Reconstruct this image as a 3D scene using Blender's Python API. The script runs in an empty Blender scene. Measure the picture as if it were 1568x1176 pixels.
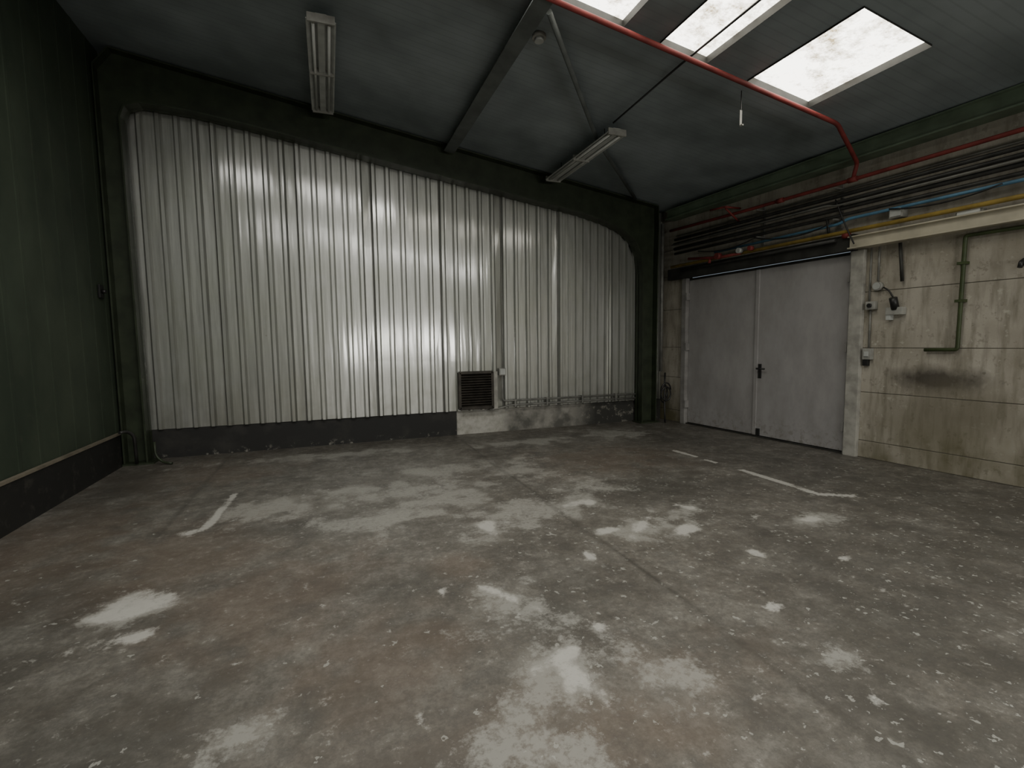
import bpy, bmesh, math, random
import numpy as np
from mathutils import Vector, Matrix
random.seed(4); rng=np.random.default_rng(3)
COL=bpy.context.scene.collection

# ------------------------------------------------------------ constants (metres)
XL=-2.6; YB=7.95; XR=6.05; SK=0.085; YR=-6.0
def roof(x): return 4.88-0.152*x
def RW(y,z,o=0.0): return (XR+SK*(YB-y)-o, y, z)

# ------------------------------------------------------------ material helpers
class M:
    def __init__(s,name):
        s.m=bpy.data.materials.new(name); s.m.use_nodes=True; s.nt=s.m.node_tree
        s.b=s.nt.nodes['Principled BSDF']; s.out=s.nt.nodes['Material Output']; s.pos=None
    def n(s,t,**k):
        nd=s.nt.nodes.new(t)
        for a,v in k.items():
            if a in nd.inputs: s.set(nd.inputs[a],v)
            else: setattr(nd,a,v)
        return nd
    def set(s,inp,v):
        if isinstance(v,bpy.types.NodeSocket): s.nt.links.new(v,inp)
        else: inp.default_value=v
    def coord(s,scale=(1,1,1)):
        if s.pos is None: s.pos=s.n('ShaderNodeNewGeometry').outputs['Position']
        if scale==(1,1,1): return s.pos
        mp=s.n('ShaderNodeMapping'); s.set(mp.inputs['Vector'],s.pos); mp.inputs['Scale'].default_value=scale
        return mp.outputs[0]
    def noise(s,scale,detail=4,rough=.55,sc=(1,1,1)):
        nd=s.n('ShaderNodeTexNoise'); nd.inputs['Scale'].default_value=scale; nd.inputs['Detail'].default_value=min(detail,5); nd.inputs['Roughness'].default_value=rough
        s.set(nd.inputs['Vector'],s.coord(sc)); return nd.outputs[0]
    def mr(s,v,a,b,c=0.,d=1.):
        nd=s.n('ShaderNodeMapRange'); s.set(nd.inputs[0],v); nd.inputs[1].default_value=a; nd.inputs[2].default_value=b; nd.inputs[3].default_value=c; nd.inputs[4].default_value=d; return nd.outputs[0]
    def mix(s,f,a,b,mode='MIX'):
        nd=s.n('ShaderNodeMix'); nd.data_type='RGBA'; nd.blend_type=mode
        s.set(nd.inputs[0],f)
        for i,v in ((6,a),(7,b)):
            if not isinstance(v,bpy.types.NodeSocket): v=(*v[:3],1)
            s.set(nd.inputs[i],v)
        return nd.outputs[2]
    def math(s,op,a,b=0.,clamp=False):
        nd=s.n('ShaderNodeMath'); nd.operation=op; nd.use_clamp=clamp; s.set(nd.inputs[0],a); s.set(nd.inputs[1],b); return nd.outputs[0]
    def xyz(s):
        q=s.n('ShaderNodeSeparateXYZ'); s.set(q.inputs[0],s.coord()); return q.outputs
    def bump(s,h,st=.3,d=.02):
        nd=s.n('ShaderNodeBump'); nd.inputs['Strength'].default_value=st; nd.inputs['Distance'].default_value=d; s.set(nd.inputs['Height'],h); s.set(s.b.inputs['Normal'],nd.outputs[0]); return nd.outputs[0]
    def done(s,col=None,rough=None,metal=None):
        if col is not None: s.set(s.b.inputs['Base Color'],col if isinstance(col,bpy.types.NodeSocket) else (*col[:3],1))
        if rough is not None: s.set(s.b.inputs['Roughness'],rough)
        if metal is not None: s.set(s.b.inputs['Metallic'],metal)
        return s.m
def simple(name,c,rough=.6,metal=0,var=.35,scale=6):
    q=M(name); n=q.noise(scale,3); c2=tuple(v*(1-var) for v in c)
    col=q.mix(q.mr(n,.35,.65),c,c2); return q.done(col,rough,metal)

# ------------------------------------------------------------ geometry helpers
def obj(name,verts,faces,mats,parent=None,smooth=False,bevel=0):
    me=bpy.data.meshes.new(name); me.from_pydata([tuple(v) for v in verts],[],faces)
    for m in (mats if isinstance(mats,(list,tuple)) else [mats]): me.materials.append(m)
    if smooth: me.polygons.foreach_set('use_smooth',[True]*len(me.polygons))
    bm=bmesh.new(); bm.from_mesh(me); bmesh.ops.recalc_face_normals(bm,faces=bm.faces)
    if bevel: bmesh.ops.bevel(bm,geom=bm.edges[:],offset=bevel,segments=2,affect='EDGES',profile=.7)
    bm.to_mesh(me); bm.free(); me.update()
    ob=bpy.data.objects.new(name,me); COL.objects.link(ob)
    if parent: ob.parent=parent
    return ob
def empty(name):
    e=bpy.data.objects.new(name,None); e.empty_display_size=.2; COL.objects.link(e); return e
BF=[(0,1,3,2),(4,6,7,5),(0,4,5,1),(2,3,7,6),(0,2,6,4),(1,5,7,3)]
def boxes(name,bl,mat,parent=None,fn=None,bevel=0):
    vs=[];fs=[]
    for (a,b,c,d,e,f) in bl:
        k=len(vs)
        for x in (a,b):
            for y in (c,d):
                for z in (e,f):
                    vs.append(fn(x,y,z) if fn else (x,y,z))
        fs+=[tuple(i+k for i in q) for q in BF]
    return obj(name,vs,fs,mat,parent,bevel=bevel)
rwf=lambda y,z,o: RW(y,z,o)
def rwbox(name,bl,mat,parent=None,bevel=0):  # (y0,y1,z0,z1,o0,o1)
    return boxes(name,bl,mat,parent,fn=rwf,bevel=bevel)
def tube(name,paths,r,mat,parent=None,fil=0.06,res=10):
    vs=[];fs=[]
    if not isinstance(paths[0][0],(list,tuple,Vector)): paths=[paths]
    for pts in paths:
        P=[Vector(p) for p in pts]; Q=[P[0]]
        for i in range(1,len(P)-1):
            a=(P[i-1]-P[i]);b=(P[i+1]-P[i]);fa=min(fil,a.length*.45);fb=min(fil,b.length*.45)
            A=P[i]+a.normalized()*fa;B=P[i]+b.normalized()*fb
            for t in (0,.25,.5,.75,1): Q.append(A*(1-t)**2+P[i]*2*t*(1-t)+B*t*t)
        Q.append(P[-1]); up=None; rings=[]
        for i,p in enumerate(Q):
            t=(Q[min(i+1,len(Q)-1)]-Q[max(i-1,0)]).normalized()
            if up is None: up=t.orthogonal().normalized()
            up=(up-t*up.dot(t)).normalized(); s=t.cross(up)
            k=len(vs)
            for j in range(res):
                an=2*math.pi*j/res; vs.append(p+up*math.cos(an)*r+s*math.sin(an)*r)
            rings.append(k)
        for a,b in zip(rings,rings[1:]):
            for j in range(res): fs.append((a+j,a+(j+1)%res,b+(j+1)%res,b+j))
        fs.append(tuple(rings[0]+j for j in range(res))); fs.append(tuple(rings[-1]+j for j in range(res)))
    ob=obj(name,vs,fs,mat,parent)
    ob.data.polygons.foreach_set('use_smooth',[len(p.vertices)==4 for p in ob.data.polygons])
    return ob
def cyl(name,p0,p1,r,mat,parent=None,res=20): return tube(name,[p0,p1],r,mat,parent,res=res)

# ------------------------------------------------------------ materials
q=M('galvanised_sheet'); x,y,z=q.xyz()
pan=q.n('ShaderNodeTexWhiteNoise'); pan.noise_dimensions='1D'
q.set(pan.inputs['W'],q.math('FLOOR',q.math('DIVIDE',q.math('ADD',x,2.45),1.045)))
n2=q.noise(5,4,.65,(5,1,.3)); n3=q.noise(2.2,3,.6); nf=q.noise(1.6,1,.5,(7,1,.5))
c=q.mix(pan.outputs[0],(.42,.43,.40),(.56,.57,.545))
c=q.mix(q.mr(n2,.42,.72,0,.55),c,(.27,.28,.245)); c=q.mix(q.mr(n3,.45,.75,0,.4),c,(.40,.42,.34))
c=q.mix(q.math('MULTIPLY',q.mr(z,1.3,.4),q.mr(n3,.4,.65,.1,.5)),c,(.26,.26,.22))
spots=q.n('ShaderNodeTexVoronoi'); spots.inputs['Scale'].default_value=1.9; q.set(spots.inputs['Vector'],q.coord())
c=q.mix(q.mr(spots.outputs['Distance'],.015,.03,.6,0),c,(.2,.18,.14))
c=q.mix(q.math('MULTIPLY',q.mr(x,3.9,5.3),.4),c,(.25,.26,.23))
nrm=q.bump(nf,.35,.012)
q.b.inputs['Coat Weight'].default_value=1.0; q.b.inputs['Coat IOR'].default_value=2.3
q.b.inputs['Coat Roughness'].default_value=.145; q.set(q.b.inputs['Coat Normal'],nrm)
sheet=q.done(c,.45,.75)
q=M('painted_plinth'); x,y,z=q.xyz(); n=q.noise(9,5,.7); nb=q.noise(2.5,4,.6)
blk=q.mix(q.mr(nb,.5,.75,0,.6),(.022,.022,.021),(.065,.062,.055))
blk=q.mix(q.math('MULTIPLY',q.mr(z,.10,.0),q.mr(n,.58,.66)),blk,(.26,.25,.22))
pale=q.mix(q.mr(n,.4,.7),(.50,.49,.45),(.32,.31,.27))
grey=q.mix(q.mr(q.math('ADD',nb,q.math('MULTIPLY',z,-.25)),.38,.55),(.30,.29,.26),(.11,.108,.096))
c=q.mix(q.mr(x,1.95,1.97),blk,pale); c=q.mix(q.mr(x,2.7,2.9),c,grey)
mold=q.mix(q.mr(n,.55,.66),(.035,.035,.031),(.22,.21,.18)); c=q.mix(q.mr(x,4.0,4.6),c,mold)
plinthm=q.done(c,.75)
q=M('painted_concrete_panels'); x,y,z=q.xyz(); n=q.noise(3,5,.65); n2=q.noise(12,4,.7); n3=q.noise(1.2,4,.6,(1,1,.6)); ns=q.noise(4,4,.6,(1,3,.5))
c=q.mix(q.mr(n,.35,.7),(.45,.42,.36),(.32,.295,.24)); c=q.mix(q.mr(ns,.46,.70,0,.75),c,(.18,.165,.125))
c=q.mix(q.mr(n2,.60,.7,0,.6),c,(.54,.52,.45))
c=q.mix(q.mr(n2,.42,.34,0,.5),c,(.15,.135,.10))
c=q.mix(q.mr(n3,.5,.72,0,.55),c,(.19,.17,.125))
low=q.math('MULTIPLY',q.mr(z,.90,.15),q.mr(n3,.32,.55)); c=q.mix(q.math('MULTIPLY',low,.9),c,(.10,.09,.04))
dy=q.math('MULTIPLY',q.math('SUBTRACT',y,3.5),1.30); dz=q.math('MULTIPLY',q.math('SUBTRACT',z,1.04),3.5)
dd=q.math('SQRT',q.math('ADD',q.math('MULTIPLY',dy,dy),q.math('MULTIPLY',dz,dz)))
c=q.mix(q.mr(q.math('ADD',dd,q.math('MULTIPLY',n,.9)),.72,1.14,.88,0),c,(.045,.038,.028))
dy=q.math('MULTIPLY',q.math('SUBTRACT',y,3.3),1.2); dz=q.math('MULTIPLY',q.math('SUBTRACT',z,.75),2.6)
dd=q.math('SQRT',q.math('ADD',q.math('MULTIPLY',dy,dy),q.math('MULTIPLY',dz,dz)))
c=q.mix(q.mr(q.math('ADD',dd,n3),.9,1.5,.55,0),c,(.14,.125,.085))
c=q.mix(q.mr(q.math('ADD',z,q.math('MULTIPLY',n3,.4)),2.85,3.1,0,.3),c,(.24,.23,.205))
conc=q.done(c,.85)
q=M('dark_green_boards'); n=q.noise(1.4,4,.6,(1,1,.6)); n2=q.noise(8,4,.7)
c=q.mix(q.mr(n,.35,.7),(.026,.039,.024),(.054,.072,.046)); c=q.mix(q.mr(n2,.6,.75,0,.4),c,(.070,.074,.053)); leftm=q.done(c,.7)
q=M('black_dado'); n=q.noise(7,4,.7); c=q.mix(q.mr(n,.55,.75),(.014,.014,.013),(.05,.047,.04)); dado=q.done(c,.6)
steel=simple('green_painted_steel',(.042,.056,.031),.5,.1,.4,5)
purl=simple('dull_roof_steel',(.16,.18,.175),.6,.1,.3,5)
eavem=simple('green_eave_steel',(.17,.23,.16),.5,.1,.3,4)
q=M('ceiling_lining'); x,y,z=q.xyz(); n=q.noise(.9,3,.6); w=q.math('SINE',q.math('MULTIPLY',y,70.)) 
c=q.mix(q.mr(n,.35,.65),(.34,.39,.415),(.20,.235,.245)); c=q.mix(q.mr(w,.7,1,0,.2),c,(.14,.155,.155)); ceilm=q.done(c,.5)  # lining colour lightened and blued to stand in for hazy air
def glow(name,s1,dirty,sc=3.2):
    q=M(name)
    if dirty:
        n=q.noise(sc,5,.8)
        c=q.mix(q.mr(n,.46,.66,0,1),(1,.965,.86),(.17,.13,.065))
        q.set(q.b.inputs['Emission Color'],c)
    else: q.b.inputs['Emission Color'].default_value=(1,.975,.91,1)
    q.b.inputs['Emission Strength'].default_value=s1
    return q.done((.5,.5,.45),.5)
skym=glow('dirty_translucent_sheet',6.0,1); skyb=glow('translucent_sheet',16.0,0); skyl=glow('dimmed_translucent_sheet',9.0,0); winm=glow('frosted_window_pane',30.0,0)  # left-hand sheets glow less, set to keep that side of the room darker
white=simple('white_trim',(.42,.41,.37),.5,0,.35,8)
q=M('grey_lilac_door_paint'); n=q.noise(2.5,5,.7,(1,1,.5)); x,y,z=q.xyz(); n2=q.noise(14,4,.7)
c=q.mix(q.mr(n,.4,.7),(.36,.35,.35),(.28,.27,.265)); c=q.mix(q.math('MULTIPLY',q.mr(z,.4,0),q.mr(n2,.5,.62)),c,(.22,.21,.185)); doorm=q.done(c,.5)
doorfr=simple('door_frame_paint',(.31,.30,.29),.5,0,.3,6)
red=simple('red_oxide_pipe_paint',(.27,.045,.04),.65,0,.4,5)
blackp=simple('dark_pipe',(.055,.055,.052),.45,.3,.5,6)
greyp=simple('grey_conduit',(.26,.26,.24),.5,.3,.4,6)
blue=simple('blue_pipe',(.12,.28,.43),.45,0,.35,6)
yellow=simple('ochre_gas_pipe',(.52,.37,.09),.5,0,.35,6)
cream=simple('cream_steel_beam',(.60,.56,.44),.5,0,.3,3)
greenp=simple('green_conduit',(.06,.085,.03),.5,0,.4,6)
dark=simple('black_plastic',(.02,.02,.02),.4,0,.3,8)
ltgrey=simple('light_grey_plastic',(.38,.38,.35),.45,0,.3,9)
louv=simple('brown_louvre',(.055,.048,.038),.45,.4,.5,9)
shadeb=simple('dark_lintel_steel',(.045,.045,.04),.6,.1,.5,5)
seamm=simple('lap_seam',(.22,.22,.20),.5,.6,.3,5)
fixm=simple('fixture_enamel',(.50,.52,.50),.4,0,.2,7)
tubem=simple('fluorescent_tube_glass',(.66,.68,.66),.25,0,.08,7)
concf=simple('rear_wall_paint',(.22,.22,.20),.8,0,.4,2)

# ------------------------------------------------------------ floor
xs=np.arange(-2.8,7.5,.03); ys=np.concatenate([np.arange(-6.2,.6,.4),np.arange(.6,8.2,.03)])
X,Y=np.meshgrid(xs,ys); nx,ny=len(xs),len(ys)
def vnoise(X,Y,s,seed):
    r=np.random.default_rng(seed).random((256,256)); gx=X*s+500;gy=Y*s+500
    ix=np.floor(gx).astype(int);iy=np.floor(gy).astype(int);fx=gx-ix;fy=gy-iy;fx=fx*fx*(3-2*fx);fy=fy*fy*(3-2*fy)
    g=lambda a,b:r[a%256,b%256]
    return (g(ix,iy)*(1-fx)+g(ix+1,iy)*fx)*(1-fy)+(g(ix,iy+1)*(1-fx)+g(ix+1,iy+1)*fx)*fy
def fbm(s,seed): return sum(vnoise(X,Y,s*2**i,seed+i)*.5**i for i in range(4))/1.875
N2=fbm(6,9)
def blob(cx,cy,rx,ry,rot=0,nz=.7):
    c,s=math.cos(rot),math.sin(rot);dx=X-cx;dy=Y-cy
    u=(dx*c+dy*s)/rx;v=(-dx*s+dy*c)/ry
    return np.clip(1.25-np.sqrt(u*u+v*v)-(N2-.5)*nz*2.2,0,1)
paint=np.zeros_like(X);scuff=np.zeros_like(X);brown=np.zeros_like(X);darkm=np.zeros_like(X)
def seg(ax,ay,bx,by,w):
    d=np.array([bx-ax,by-ay]);L=np.hypot(*d);d/=L;t=(X-ax)*d[0]+(Y-ay)*d[1];u=abs(-(X-ax)*d[1]+(Y-ay)*d[0])
    return np.clip((w/2-u)/.02+.5,0,1)*np.clip((L/2-abs(t-L/2))/.03+.5,0,1)*np.clip((1.0-N2)*2.2,0,1)
paint=np.maximum.reduce([seg(-.98,5.72,-1.04,4.62,.07),seg(4.50,4.40,4.47,3.35,.085),seg(4.45,5.55,4.48,5.1,.075),seg(4.47,3.38,4.75,3.2,.08),seg(4.46,4.95,4.48,4.75,.06)])
for b in [(-1.12,3.40,.13,.20,-.6),(-1.17,3.04,.20,.09,.2),(2.66,3.15,.14,.07,.4),(2.45,3.4,.20,.045,.7),(2.06,3.37,.10,.04,.3),(2.19,4.05,.10,.05,0),(1.2,3.83,.06,.12,0),(1.02,2.06,.10,.05,.3),(1.01,1.86,.055,.14,.2),(.93,2.72,.03,.15,.5),(.78,2.5,.03,.07,0),(3.77,2.93,.10,.045,0),(2.31,2.01,.05,.03,0),(3.35,3.1,.10,.04,.6),(1.3,2.2,.04,.04,0),(3.0,3.6,.04,.09,.6),(2.15,3.75,.04,.03,0),(-1.12,4.65,.10,.08,.2),(2.1,1.3,.06,.025,.5),(1.65,1.5,.03,.03,0),(.3,1.9,.03,.03,0),(3.3,2.3,.05,.03,0),(2.8,2.6,.04,.05,0),(1.7,3.0,.03,.06,0),(3.1,1.9,.05,.03,.3),(.6,2.9,.02,.05,0)]:
    paint=np.maximum(paint,blob(b[0],b[1],b[2]*1.2,b[3]*1.2,b[4],nz=1.4)*.9)
for b in [(.55,5.1,1.0,.45,-.2),(.25,4.35,.7,.3,.1),(1.4,5.8,.9,.4,0),(1.0,4.6,.9,.35,.5),(2.1,5.5,.6,.6,0),(1.0,2.0,.40,.30,.6),(-.32,2.07,.2,.12,.3),(2.5,3.3,.7,.25,.3),(.9,2.6,.25,.35,0),(-1.15,3.25,.25,.25,0),(2.21,1.55,.15,.10,0),(3.8,2.9,.35,.15,0),(4.4,7.0,.9,.55,-.1),(2.9,6.9,1.3,.25,0),(0.,7.2,1.6,.25,0),(1.4,1.7,.25,.15,0),(-.6,5.0,.5,.4,0),(1.6,4.0,.9,.4,.3),(2.6,4.5,.6,.35,.3),(.7,1.6,.3,.3,0)]:
    scuff=np.maximum(scuff,blob(*b,nz=1.1)*.85)
for b in [(-.97,6.45,.5,.3,0),(-1.0,4.1,.7,.9,0),(.76,3.17,.18,.25,0),(-.4,3.2,.7,.8,0),(-2.2,4.6,.6,1.6,0),(3.2,5.5,1.2,.8,0),(0.1,2.4,.5,.5,0),(-1.6,6.8,1.0,.8,0),(.6,1.6,1.2,.4,0)]:
    brown=np.maximum(brown,blob(*b,nz=.9))
for b in [(3.9,2.1,1.2,.8,0),(5.3,3.2,.9,2.4,0),(1.13,2.45,.35,.25,.5),(.31,3.06,.35,.2,0),(4.6,1.4,2,1.2,0),(-.35,4.45,.5,.25,0),(2.9,1.0,.8,.6,0),(3.4,4.2,.8,.5,0),(-1.9,2.6,.6,1.2,0),(5.0,6.3,.9,1.1,0),(-.9,2.1,.5,.6,0),(2.2,.9,1.2,.4,0),(3.0,1.7,1.0,.5,.4),(.2,1.5,.6,.4,0),(-2.2,6.6,.4,1.2,0)]:
    darkm=np.maximum(darkm,blob(*b,nz=.8)*.85)  # dark stains, with shading of the right side painted in
joint=np.maximum.reduce([np.clip(1-abs(X-1.9-.01*np.sin(Y*3))/.028,0,1),np.clip(1-abs(X+1.37)/.028,0,1)*(Y>4.6),.7*np.clip(1-abs(Y-6.05)/.03,0,1)*(X<4.6),.6*np.clip(1-abs(Y-2.9-.02*X)/.02,0,1)*(X>1.9)*(X<2.6)])
speck=np.clip((X-.2)/2.2,0.14,1)*np.clip((6.3-Y)/2.5,0,1)*np.clip(N2*4-1.2,.10,1)
vs=np.stack([X.ravel(),Y.ravel(),np.zeros(X.size)],1)
me=bpy.data.meshes.new('floor'); idx=np.arange(nx*ny).reshape(ny,nx)
F_=np.stack([idx[:-1,:-1],idx[:-1,1:],idx[1:,1:],idx[1:,:-1]],-1).reshape(-1,4)
me.vertices.add(len(vs)); me.vertices.foreach_set('co',vs.ravel().astype(np.float32))
me.loops.add(F_.size); me.loops.foreach_set('vertex_index',F_.ravel().astype(np.int32))
me.polygons.add(len(F_)); me.polygons.foreach_set('loop_start',np.arange(0,F_.size,4,dtype=np.int32)); me.update(calc_edges=True)
for nm,ch in (('wearA',(paint,scuff,brown)),('wear_shadeB',(darkm,joint,speck))):
    at=me.attributes.new(nm,'FLOAT_COLOR','POINT'); A=np.ones((nx*ny,4),np.float32)
    for i,cc in enumerate(ch): A[:,i]=cc.ravel()
    at.data.foreach_set('color',A.ravel())
fl=bpy.data.objects.new('floor',me); COL.objects.link(fl)
q=M('worn_concrete_floor')
def attr(nm):
    a=q.n('ShaderNodeAttribute'); a.attribute_name=nm; s=q.n('ShaderNodeSeparateColor'); q.set(s.inputs[0],a.outputs['Color']); return s.outputs
pa,sc_,br=attr('wearA')[:3]; dk,jo,sp=attr('wear_shadeB')[:3]
n1=q.noise(1.1,4,.65); n2=q.noise(9,5,.78); n4=q.noise(2.6,5,.75); n5=q.noise(28,4,.75)
c=q.mix(q.mr(n1,.35,.65),(.155,.142,.120),(.105,.097,.083)); c=q.mix(q.mr(n4,.46,.62,0,.7),c,(.215,.205,.18)); c=q.mix(q.mr(n4,.46,.34,0,.55),c,(.065,.060,.052)); c=q.mix(q.mr(n2,.46,.66,0,.75),c,(.070,.064,.055))
c=q.mix(q.mr(n5,.48,.7,0,.55),c,(.05,.046,.04))
c=q.mix(q.math('MULTIPLY',br,.38),c,(.135,.095,.066)); c=q.mix(q.math('MULTIPLY',dk,.58),c,(.050,.048,.041))
c=q.mix(q.math('MULTIPLY',q.mr(q.math('ADD',q.math('ADD',sc_,q.math('MULTIPLY',n2,2.4)),q.math('MULTIPLY',n5,2.0)),2.5,3.1),.65),c,(.37,.365,.33))
c=q.mix(q.math('MULTIPLY',jo,.6),c,(.04,.036,.03))
def specks(scale,size,prob):
    v=q.n('ShaderNodeTexVoronoi'); v.inputs['Scale'].default_value=scale
    w=q.n('ShaderNodeVectorMath'); w.operation='MULTIPLY_ADD'
    nn=q.n('ShaderNodeTexNoise'); nn.inputs['Scale'].default_value=scale*1.9; nn.inputs['Detail'].default_value=2; q.set(nn.inputs['Vector'],q.coord())
    q.set(w.inputs[0],nn.outputs['Color']); w.inputs[1].default_value=(1.5/scale,)*3; q.set(w.inputs[2],q.coord()); q.set(v.inputs['Vector'],w.outputs[0])
    s=q.n('ShaderNodeSeparateColor'); q.set(s.inputs[0],v.outputs['Color'])
    sz=q.math('MULTIPLY',q.math('POWER',s.outputs[1],2.),size)
    on=q.mr(q.math('SUBTRACT',v.outputs['Distance'],sz),.02,-.02); pr=q.math('LESS_THAN',s.outputs[0],q.math('MULTIPLY',sp,prob))
    return q.math('MULTIPLY',on,pr)
s1=specks(9,.24,.5); s3=specks(26,.38,.8)
spk=q.math('MAXIMUM',s1,s3); c=q.mix(q.math('MULTIPLY',spk,.55),c,(.42,.42,.38))
pm=q.mr(q.math('ADD',pa,q.math('ADD',q.math('MULTIPLY',q.math('SUBTRACT',n2,.5),-2.2),q.math('MULTIPLY',q.math('SUBTRACT',n5,.5),-1.4))),.25,.8); c=q.mix(q.math('MULTIPLY',pm,.75),c,(.52,.51,.47))
me.materials.append(q.done(c,q.mr(n2,.3,.7,.36,.62)))

# ------------------------------------------------------------ walls
boxes('wall_back',[(XL-.1,6.3,YB+.06,YB+.2,0,5.5)],concf)
boxes('baseboard_back',[(XL,XR,YB+.0,YB+.055,0,.40)],plinthm)
vs=[];fs=[]; prof=[]
x=-2.58
while x<6.0:
    p=.21 if x<3.75 else .15
    for a,d in ((0,0),(.55,0),(.68,.034),(.87,.034),(1.0,0)): prof.append((x+a*p,d))
    x+=p
for (px,d) in prof:
    pn=math.floor((px+2.45)/1.045); off=.004*((pn*37)%5)
    zt=min(roof(px)-.03,5.2)
    yy=YB-.006-d-off
    for i in range(6):
        zz=.405+(zt-.405)*i/5; vs.append((px,yy+.004*math.sin(zz*1.7+pn*2.1),zz))
n=len(prof)
for i in range(n-1):
    for j in range(5): fs.append((i*6+j,(i+1)*6+j,(i+1)*6+j+1,i*6+j+1))
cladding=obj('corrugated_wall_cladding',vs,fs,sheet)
seams=[(-2.45+1.045*i) for i in range(8)]
boxes('lap_seams',[(s-.004,s+.004,YB-.035,YB-.012,.405,roof(s)-.45) for s in seams if s<5.3],seamm,cladding)
vs=[];fs=[];yv=YR;pp=[]
while yv<YB:
    for a,d in ((0,0),(.8,0),(.84,.004),(.96,.004),(1,0)): pp.append((yv+a*.35,d))
    yv+=.35
for (yy,d) in pp: vs+= [(XL+d,min(yy,YB),.42),(XL+d,min(yy,YB),5.35)]
for i in range(len(pp)-1): fs.append((2*i,2*i+2,2*i+3,2*i+1))
wl=boxes('wall_left',[(XL-.15,XL-.01,YR,YB+.1,0,5.5)],leftm)
obj('ribbed_lining',vs,fs,leftm,wl)
boxes('baseboard_left',[(XL-.005,XL+.04,YR,YB-.36,0,.42)],dado)
boxes('trim_1',[(XL+.015,XL+.055,YR,YB-.36,.42,.445)],simple('dusty_ledge',(.20,.175,.13),.8))
win=[(1.1,2.0),(2.4,3.0),(3.9,5.2)]; w0,w1=1.1,1.95
bl=[(XL-.1,8,YR-.15,YR,0,w0),(XL-.1,8,YR-.15,YR,w1,5.5),(XL-.1,1.1,YR-.15,YR,w0,w1),(2.0,2.4,YR-.15,YR,w0,w1),(3.0,3.9,YR-.15,YR,w0,w1),(5.2,8,YR-.15,YR,w0,w1)]
boxes('wall_rear',bl,concf)
for i,(a,b) in enumerate(win):
    w=empty('window_%d'%(i+1)); obj('pane',[(a,YR-.08,w0),(b,YR-.08,w0),(b,YR-.08,w1),(a,YR-.08,w1)],[(0,1,2,3)],winm,w)
    m_=(a+b)/2; boxes('frame',[(a,b,YR-.08,YR-.02,w0,w0+.05),(a,b,YR-.08,YR-.02,w1-.05,w1),(a,a+.05,YR-.08,YR-.02,w0+.05,w1-.05),(b-.05,b,YR-.08,YR-.02,w0+.05,w1-.05),(m_-.02,m_+.02,YR-.08,YR-.02,w0+.05,w1-.05)],white,w)
DY0,DY1,DZ=4.46,7.38,2.64
bl=[]
lv=[0,.22,.84,1.40,2.10,2.72,3.2,3.75,4.2]
for a,b in zip(lv,lv[1:]):
    g=.008
    if a<2.6:
        for s in ((YR,1.6),(1.6+g,DY0-.0),(DY1,YB+.05)): bl.append((s[0],s[1],a+g,b,-.2,0))
    else:
        for s in ((YR,1.6),(1.6+g,YB+.05)): bl.append((s[0],s[1],a+g,b,-.2,0))
wr=rwbox('wall_right',bl,conc,bevel=.005)
rwbox('joint_mortar',[(YR,DY0,0,4.2,-.19,-.006),(DY1,YB,0,4.2,-.19,-.006),(YR,YB,2.72,4.2,-.19,-.006)],simple('joint_mortar',(.15,.14,.11),.9),wr)

# ------------------------------------------------------------ door
d=empty('door_1'); mid=5.86
rwbox('frame',[(DY1-.10,DY1,0,DZ,-.12,.04),(DY0,DY0+.03,0,DZ,-.12,.02)],doorfr,d,bevel=.006)
rwbox('head',[(DY0,DY1,DZ-.04,DZ,-.12,-.04)],shadeb,d)
rwbox('leaf_far',[(mid+.008,DY1-.105,.03,DZ-.04,-.09,-.03)],doorm,d,bevel=.006)
rwbox('leaf_near',[(DY0+.035,mid-.008,.03,DZ-.04,-.09,-.025)],doorm,d,bevel=.006)
rwbox('meeting_strip',[(mid-.03,mid+.03,.03,DZ-.04,-.03,-.012)],doorm,d,bevel=.004)
rwbox('lock_plate',[(mid-.10,mid-.05,.93,1.15,-.03,-.012)],dark,d,bevel=.004)
tube('lever_handle',[RW(mid-.075,1.08,-.02),RW(mid-.075,1.08,.06),RW(mid-.22,1.08,.06)],.013,dark,d,fil=.02)
rwbox('foot_bolt',[(mid-.10,mid-.05,.02,.14,-.03,.0)],dark,d,bevel=.004)
rwbox('hinges',[(DY1-.13,DY1-.09,z0,z0+.13,-.03,.05) for z0 in (.3,1.35,2.25)]+[(DY0+.02,DY0+.05,z0,z0+.13,-.03,.03) for z0 in (.3,1.35,2.25)],doorfr,d,bevel=.004)
rwbox('threshold',[(DY0,DY1,0,.02,-.15,.0)],shadeb,d)
rwbox('backing',[(DY0,DY1,0,DZ,-.2,-.12)],shadeb,d)
rwbox('post',[(DY0-.16,DY0-.005,0,2.63,.0,.06)],white,d,bevel=.008)
rwbox('track_lintel',[(DY0-.05,DY1+.3,2.64,2.84,.0,.10)],shadeb,d,bevel=.006)

# ------------------------------------------------------------ ceiling with skylight openings
cols=[-2.7,-1.9,-1.0,-.5,.4,.75,1.55,1.95,2.70,3.12,3.68,4.22,5.10,7.2]
skx=[(-1.9,-1.0),(-.5,.4),(.75,1.55),(1.95,2.70),(3.12,3.68),(4.22,5.10)]
rows=[-6.1,-1.8,-.3,2.97,4.17,8.1]; sky=[(2.97,4.17),(-1.8,-.3)]
vs=[];fs=[]
for a,b in zip(cols,cols[1:]):
    for r0,r1 in zip(rows,rows[1:]):
        if (a,b) in skx and (r0,r1) in sky: continue
        k=len(vs); vs+=[(a,r0,roof(a)),(b,r0,roof(b)),(b,r1,roof(b)),(a,r1,roof(a))]; fs.append((k,k+1,k+2,k+3))
ce=obj('ceiling',vs,fs,ceilm)
boxes('roof_deck',[(-2.75,7.3,-6.15,8.15,0,.02)],shadeb,ce,fn=lambda x,y,z:(x,y,roof(x)+.2+z))
k=3
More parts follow.
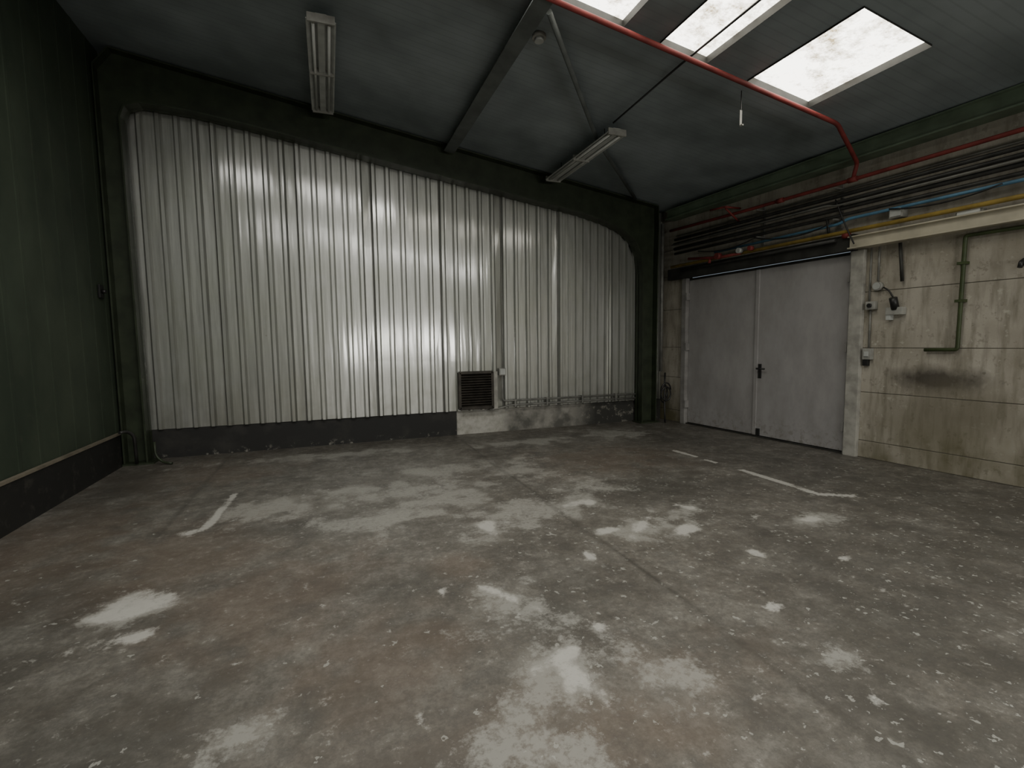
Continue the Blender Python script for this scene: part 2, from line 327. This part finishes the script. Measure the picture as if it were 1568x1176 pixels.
for r0,r1 in sky:
    for a,b in skx:
        k+=1; w=empty('window_%d'%k)
        vs=[];fs=[]
        for (p,q_) in (((a,r0),(b,r0)),((b,r0),(b,r1)),((b,r1),(a,r1)),((a,r1),(a,r0))):
            i=len(vs); vs+=[(p[0],p[1],roof(p[0])-.02),(q_[0],q_[1],roof(q_[0])-.02),(q_[0],q_[1],roof(q_[0])+.1),(p[0],p[1],roof(p[0])+.1)]; fs.append((i,i+1,i+2,i+3))
        obj('reveal',vs,fs,shadeb,w)
        mt=skym if (r0>0 and a>1.6) else (skyl if a<0 else skyb)
        obj('translucent_sheet',[(a,r0,roof(a)+.05),(b,r0,roof(b)+.05),(b,r1,roof(b)+.05),(a,r1,roof(a)+.05)],[(0,1,2,3)],mt,w)

# ------------------------------------------------------------ steel portal frame
inner=[(-2.30,0),(-2.31,2.0),(-2.32,4.40),(-2.27,4.54),(-2.12,4.60),(-1.6,4.58)]
inner+=[(x_,4.36-.149*x_) for x_ in np.linspace(-.9,4.2,8)]
inner+=[(4.7,3.62),(5.02,3.50),(5.25,3.33),(5.38,3.08),(5.42,2.75),(5.42,0)]
outer=[(-2.57,0),(-2.57,2.0),(-2.57,4.6),(-2.57,5.0),(-2.4,roof(-2.4)-.02),(-1.6,roof(-1.6)-.02)]
outer+=[(x_,roof(x_)-.02) for x_ in np.linspace(-.9,4.2,8)]
outer+=[(4.8,roof(4.8)-.02),(5.3,roof(5.3)-.02),(5.75,roof(5.75)-.02),(5.76,3.6),(5.75,2.9),(5.74,0)]
fr=empty('steel_portal_frame')
def strip(name,A,B,y0,y1):
    vs=[];fs=[]
    for (a,b) in zip(A,B):
        vs+=[(a[0],y0,a[1]),(b[0],y0,b[1]),(b[0],y1,b[1]),(a[0],y1,a[1])]
    for i in range(len(A)-1):
        for j in range(4): fs.append((4*i+j,4*i+(j+1)%4,4*i+4+(j+1)%4,4*i+4+j))
    fs.append((0,1,2,3)); m=4*(len(A)-1); fs.append((m,m+1,m+2,m+3))
    return obj(name,vs,fs,steel,fr)
def offs(P,Q,t): 
    o=[]
    for p,r in zip(P,Q):
        v=np.array(r)-np.array(p); v=v/np.hypot(*v); o.append((p[0]+v[0]*t,p[1]+v[1]*t))
    return o
strip('web',inner,outer,7.79,7.805)
strip('inner_flange',inner,offs(inner,outer,.02),7.66,7.885)
strip('outer_flange',offs(outer,inner,.02),outer,7.66,7.885)
boxes('base_plates',[(-2.58,-2.22,7.60,7.885,0,.02),(5.36,5.78,7.60,7.885,0,.02)],steel,fr)
def eb(y,z,o): return (XR+SK*(YB-y)-o,y,z)
boxes('trim_2',[(YR,7.62,3.72,3.74,.0,.22),(YR,7.62,3.74,3.97,.16,.175),(YR,7.62,3.965,3.98,.02,.22)],eavem,fn=lambda y,z,o:eb(y,z-(.0 if z<3.8 else max(0,.1-.02*(7.9-y))),o))
boxes('roof_purlin',[(1.77,1.93,-6,7.62,-.15,-.138),(1.84,1.86,-6,7.62,-.138,-.0)],purl,fn=lambda x,y,z:(x,y,roof(x)+z))
tube('roof_brace',[(1.98,4.25,roof(1.98)-.09),(3.55,6.1,roof(3.55)-.06),(5.2,7.6,roof(5.2)-.05)],.028,purl)
sd=empty('smoke_detector'); cyl('base',(2.08,4.7,roof(2.08)-.002),(2.08,4.7,roof(2.08)-.035),.07,ltgrey,sd); cyl('dome',(2.08,4.7,roof(2.08)-.035),(2.08,4.7,roof(2.08)-.065),.045,fixm,sd)

# ------------------------------------------------------------ fluorescent battens
def batten(x,y0,y1):
    e=empty('fluorescent_light'); z=roof(x)-.17
    prof=[(-.14,.0),(-.125,.006),(-.05,.06),(.05,.06),(.125,.006),(.14,.0),(.14,-.008),(.125,-.008),(.055,.045),(-.055,.045),(-.125,-.008),(-.14,-.008)]
    vs=[];fs=[];n=len(prof)
    for yy in (y0,y1): vs+=[(x+a,yy,z+b) for a,b in prof]
    for i in range(n): fs.append((i,(i+1)%n,n+(i+1)%n,n+i))
    fs+= [tuple(range(n)),tuple(range(n,2*n))]
    obj('reflector',vs,fs,fixm,e)
    boxes('spine',[(x-.035,x+.035,y0+.02,y1-.02,z-.01,z+.05)],fixm,e,bevel=.006)
    for s in (-1,1): cyl('tube',(x+s*.075,y0+.05,z-.008),(x+s*.075,y1-.05,z-.008),.016,tubem,e)
    boxes('end_caps',[(x-.13,x+.13,y-.012,y+.012,z-.03,z+.05) for y in (y0,(y0+y1)/2,y1)],ltgrey,e,bevel=.004)
    for yy in (y0+.3,y1-.3): cyl('hanger',(x,yy,z+.05),(x,yy,roof(x)),.006,dark,e)
batten(.06,5.4,7.4); batten(3.55,5.6,7.5)
tube('ceiling_conduit',[(3.47,5.56,roof(3.5)-.08),(3.45,4.3,roof(3.5)-.04),(3.42,2.0,roof(3.5)-.04),(3.42,-2,roof(3.5)-.04)],.011,dark)
hb=empty('hanging_bracket'); boxes('strap',[(4.30,4.33,4.34,4.345,3.86,4.02)],ltgrey,hb); boxes('hook',[(4.305,4.325,4.31,4.345,3.85,3.865)],ltgrey,hb); boxes('ceiling_fixing',[(4.313,4.32,4.338,4.345,4.02,roof(4.32))],dark,hb)

# ------------------------------------------------------------ pipes on the right wall, one rack
rz=lambda x:roof(x)-.14
rack=empty('wall_pipe_run')
tube('red_sprinkler_pipe',[[(-2.5,4.02,rz(-2.5)),(5.42,4.06,rz(5.42)),(5.62,4.12,3.82),RW(4.36,3.68,.16),RW(4.42,3.50,.14)],
 [RW(7.6,3.53,.12),RW(5.9,3.50,.14),RW(4.4,3.50,.14),RW(1.0,3.52,.14),RW(-5.9,3.52,.14)]],.024,red,rack)
for yy in (4.42,5.4,2.4): cyl('coupling',RW(yy-.05,3.50,.14),RW(yy+.05,3.50,.14),.034,red,rack)
for i,(zz,rr,oo) in enumerate(((3.37,.024,.10),(3.29,.024,.12),(3.205,.028,.11),(3.12,.022,.10))):
    tube('dark_service_pipe',[RW(7.5,zz-.02,oo),RW(5.9,zz-.02,oo),RW(-5.9,zz,oo)],rr,blackp,rack)
tube('grey_service_pipe',[[RW(7.5,3.42,.06),RW(-5.9,3.42,.06)],[RW(7.5,3.25,.17),RW(4.7,3.25,.17),RW(4.6,3.22,.17),RW(-5.9,3.22,.17)]],.012,greyp,rack)
tube('blue_water_pipe',[RW(6.6,2.98,.09),RW(4.6,3.0,.09),RW(4.5,3.04,.09),RW(-5.9,3.06,.09)],.019,blue,rack)
tube('yellow_gas_pipe',[RW(7.55,2.87,.13),RW(-5.9,2.89,.13)],.026,yellow,rack)
tube('cable_sleeve',[RW(7.3,2.78,.14),RW(4.6,2.79,.14)],.024,blackp,rack)
def sag(y0,y1,z0,z1,dp,o): return [RW(y0+(y1-y0)*t,z0+(z1-z0)*t-dp*4*t*(1-t),o) for t in np.linspace(0,1,9)]
tube('loose_cable',[sag(6.9,5.8,3.05,3.05,.07,.15),sag(5.8,4.65,3.06,3.02,.09,.15),sag(4.0,3.0,3.04,3.04,.06,.13),sag(4.6,4.35,3.3,2.7,.02,.17)],.009,dark,rack,fil=.02,res=7)
tube('drop_leg',[[RW(4.75,3.12,.10),RW(4.72,2.86,.09)],[RW(3.95,3.06,.05),RW(3.95,2.94,.05)]],.018,blackp,rack)
for yy in (5.75,4.62,1.6):
    rwbox('pipe_bracket',[(yy-.012,yy+.012,2.95,3.56,0.004,.03),(yy-.01,yy+.01,3.05,3.07,.03,.16),(yy-.01,yy+.01,3.445,3.46,.03,.18)],greyp,rack)
tube('red_outrigger',[[RW(6.2,3.60,.0),RW(6.2,3.60,.32)],[RW(6.2,3.38,.0),RW(6.2,3.58,.30)],[RW(6.2,3.6,.3),RW(6.5,3.62,.3)]],.015,red,rack)
tube('red_branch',[[RW(7.1,2.95,.16),RW(6.4,2.86,.20),RW(6.0,2.86,.20)],[RW(6.6,2.88,.18),RW(6.6,2.80,.2)]],.022,red,rack)
cyl('valve_wheel',RW(6.4,2.88,.18),RW(6.4,2.88,.26),.05,red,rack); cyl('valve_cap',RW(6.0,2.9,.18),RW(6.0,2.9,.25),.04,fixm,rack); cyl('valve_cap',RW(5.8,2.9,.18),RW(5.8,2.9,.25),.035,red,rack)
cyl('red_end_cap',RW(4.52,2.83,.12),RW(4.44,2.83,.12),.035,red,rack)
rwbox('junction_box',[(3.88,4.02,2.93,3.05,.0,.1)],ltgrey,rack,bevel=.012); rwbox('junction_lid',[(3.895,4.005,2.945,3.035,.1,.112)],fixm,rack,bevel=.005)
rwbox('cream_support_beam',[(YR,4.44,2.65,2.665,.0,.16),(YR,4.44,2.665,2.79,.10,.115),(YR,4.44,2.79,2.805,.0,.16)],cream,bevel=.003)
lp=empty('bulkhead_lamp'); rwbox('housing',[(3.15,3.38,2.806,2.85,.03,.10)],ltgrey,lp,bevel=.012); rwbox('lens',[(3.17,3.36,2.812,2.845,.10,.12)],tubem,lp,bevel=.008)
# electrical
e=empty('round_junction_box'); cyl('body',RW(4.14,2.16,0.001),RW(4.14,2.16,.06),.052,ltgrey,e); cyl('lid',RW(4.14,2.16,.06),RW(4.14,2.16,.07),.042,fixm,e)
e=empty('isolator_switch'); rwbox('body',[(4.15,4.26,1.88,1.98,0.001,.06)],ltgrey,e,bevel=.01); cyl('knob',RW(4.205,1.93,.06),RW(4.205,1.93,.085),.025,dark,e)
e=empty('industrial_socket'); rwbox('body',[(3.84,4.02,1.80,1.89,0.001,.08)],ltgrey,e,bevel=.012); cyl('inlet',RW(3.93,1.87,.05),RW(3.93,2.0,.10),.042,dark,e); rwbox('lid',[(3.97,4.02,1.74,1.82,0.001,.07)],fixm,e,bevel=.01)
e=empty('light_switch'); rwbox('body',[(4.17,4.27,1.26,1.40,0.001,.06)],ltgrey,e,bevel=.01); rwbox('rocker',[(4.195,4.245,1.30,1.36,.06,.072)],fixm,e,bevel=.004); rwbox('lower_box',[(4.21,4.27,1.18,1.26,0.001,.05)],dark,e,bevel=.008)
tube('grey_cable_conduit',[[RW(4.24,2.64,.02),RW(4.24,1.985,.02)],[RW(4.22,1.875,.02),RW(4.22,1.405,.02)],[RW(4.15,2.64,.02),RW(4.15,2.22,.02)]],.011,greyp)
tube('black_cable',[[RW(4.08,2.14,.03),RW(4.02,2.10,.03),RW(3.96,2.01,.05)]],.009,dark)
tube('dark_drop_rod',[RW(3.92,2.64,.04),RW(3.88,2.19,.04)],.018,shadeb)
e=empty('green_wall_conduit'); tube('run',[RW(.5,2.58,.04),RW(3.31,2.60,.04),RW(3.32,1.39,.04),RW(3.62,1.385,.04)],.02,greenp,e,fil=.03)
rwbox('saddle',[(3.28,3.36,1.9,1.93,0.001,.065),(3.28,3.36,2.3,2.33,0.001,.065)],greenp,e)
e=empty('wall_hook'); tube('hook',[RW(2.84,2.26,0),RW(2.84,2.26,.08),RW(2.84,2.2,.1)],.02,dark,e,fil=.02); cyl('rose',RW(2.84,2.26,0),RW(2.84,2.26,.015),.04,dark,e)
tube('grey_downpipe',[(5.88,7.72,3.68),(5.88,7.72,.95)],.03,greyp)
e=empty('coiled_hose'); pts=[]
for i in range(40):
    a=i*.5; pts.append((5.84+.09*math.cos(a),7.54-.05*math.cos(a*.5),.62+.14*math.sin(a)-.003*i))
tube('coil',pts,.014,dark,e,fil=.01,res=7); tube('tail',[(5.90,7.62,.93),(5.86,7.58,.7),(5.82,7.52,.3),(5.78,7.45,.016)],.016,dark,e)
e=empty('floor_cable'); tube('cable',[(-2.19,7.56,.30),(-2.18,7.54,.12),(-2.10,7.52,.03),(-1.98,7.46,.018)],.016,steel,e); tube('stub_pipe',[(-2.50,7.4,.47),(-2.45,7.5,.47),(-2.40,7.56,.40),(-2.40,7.58,.03)],.02,blackp,e)
e=empty('wall_catch'); boxes('plate',[(XL+.006,XL+.03,7.38,7.50,2.14,2.30)],dark,e,bevel=.005); cyl('knob',(XL+.03,7.44,2.22),(XL+.07,7.44,2.22),.025,dark,e)

# ------------------------------------------------------------ vent and pipes on back wall
v=empty('louvred_vent'); a,b,c0,c1=1.99,2.56,.44,1.05; yf=YB-.07
boxes('frame',[(a-.02,a+.025,yf-.06,yf+.02,c0,c1),(b-.025,b+.02,yf-.06,yf+.02,c0,c1),(a,b,yf-.06,yf+.02,c1-.03,c1+.015),(a,b,yf-.06,yf+.02,c0-.015,c0+.03)],louv,v,bevel=.004)
vs=[];fs=[]
for i in range(13):
    z0=c0+.04+i*.042
    k=len(vs); vs+=[(a+.02,yf-.055,z0),(b-.02,yf-.055,z0),(b-.02,yf+.0,z0+.036),(a+.02,yf+.0,z0+.036),(a+.02,yf-.055,z0-.008),(b-.02,yf-.055,z0-.008),(b-.02,yf,z0+.028),(a+.02,yf,z0+.028)]
    fs+=[tuple(k+j for j in q_) for q_ in ((0,1,2,3),(4,5,6,7),(0,1,5,4),(2,3,7,6),(0,3,7,4),(1,2,6,5))]
obj('louvres',vs,fs,louv,v); boxes('void',[(a,b,yf+.01,yf+.02,c0,c1)],dark,v)
boxes('side_trim',[(b+.02,b+.09,yf-.05,yf+.02,c0-.02,c1)],white,v,bevel=.005)
e=empty('wall_conduit_run'); boxes('box',[(2.68,2.80,YB-.13,YB-.055,.98,1.10)],ltgrey,e,bevel=.01); boxes('box_lid',[(2.695,2.785,YB-.14,YB-.13,.995,1.085)],fixm,e,bevel=.003)
yp=YB-.10
tube('conduit',[[(2.74,yp,1.0),(2.74,yp,.54),(5.40,yp,.53)],[(2.5,yp,.405),(2.70,yp,.42),(2.86,yp,.46),(4.0,yp,.46),(5.40,yp,.455)]],.017,greyp,e)
boxes('clips',[(x_,x_+.03,YB-.125,YB-.05,.43,.56) for x_ in (2.95,3.55,4.25,4.95)],greyp,e)

# ------------------------------------------------------------ world
w=bpy.data.worlds.new('world'); bpy.context.scene.world=w; w.use_nodes=True
w.node_tree.nodes['Background'].inputs[0].default_value=(.6,.7,.8,1); w.node_tree.nodes['Background'].inputs[1].default_value=.3

# ------------------------------------------------------------ camera
a_,p_,r_=.3555,.0841,.0133
Fv=Vector((math.sin(a_)*math.cos(p_),math.cos(a_)*math.cos(p_),-math.sin(p_))); R0=Vector((math.cos(a_),-math.sin(a_),0)); U0=R0.cross(Fv)
Rv=R0*math.cos(r_)-U0*math.sin(r_); Uv=U0*math.cos(r_)+R0*math.sin(r_)
cd=bpy.data.cameras.new('camera'); cam=bpy.data.objects.new('camera',cd); COL.objects.link(cam)
cd.sensor_width=36; cd.lens=36*751/1568; cd.clip_start=.05
m=Matrix((Rv,Uv,-Fv)).transposed().to_4x4(); m.translation=(0,0,1.53); cam.matrix_world=m
bpy.context.scene.camera=cam
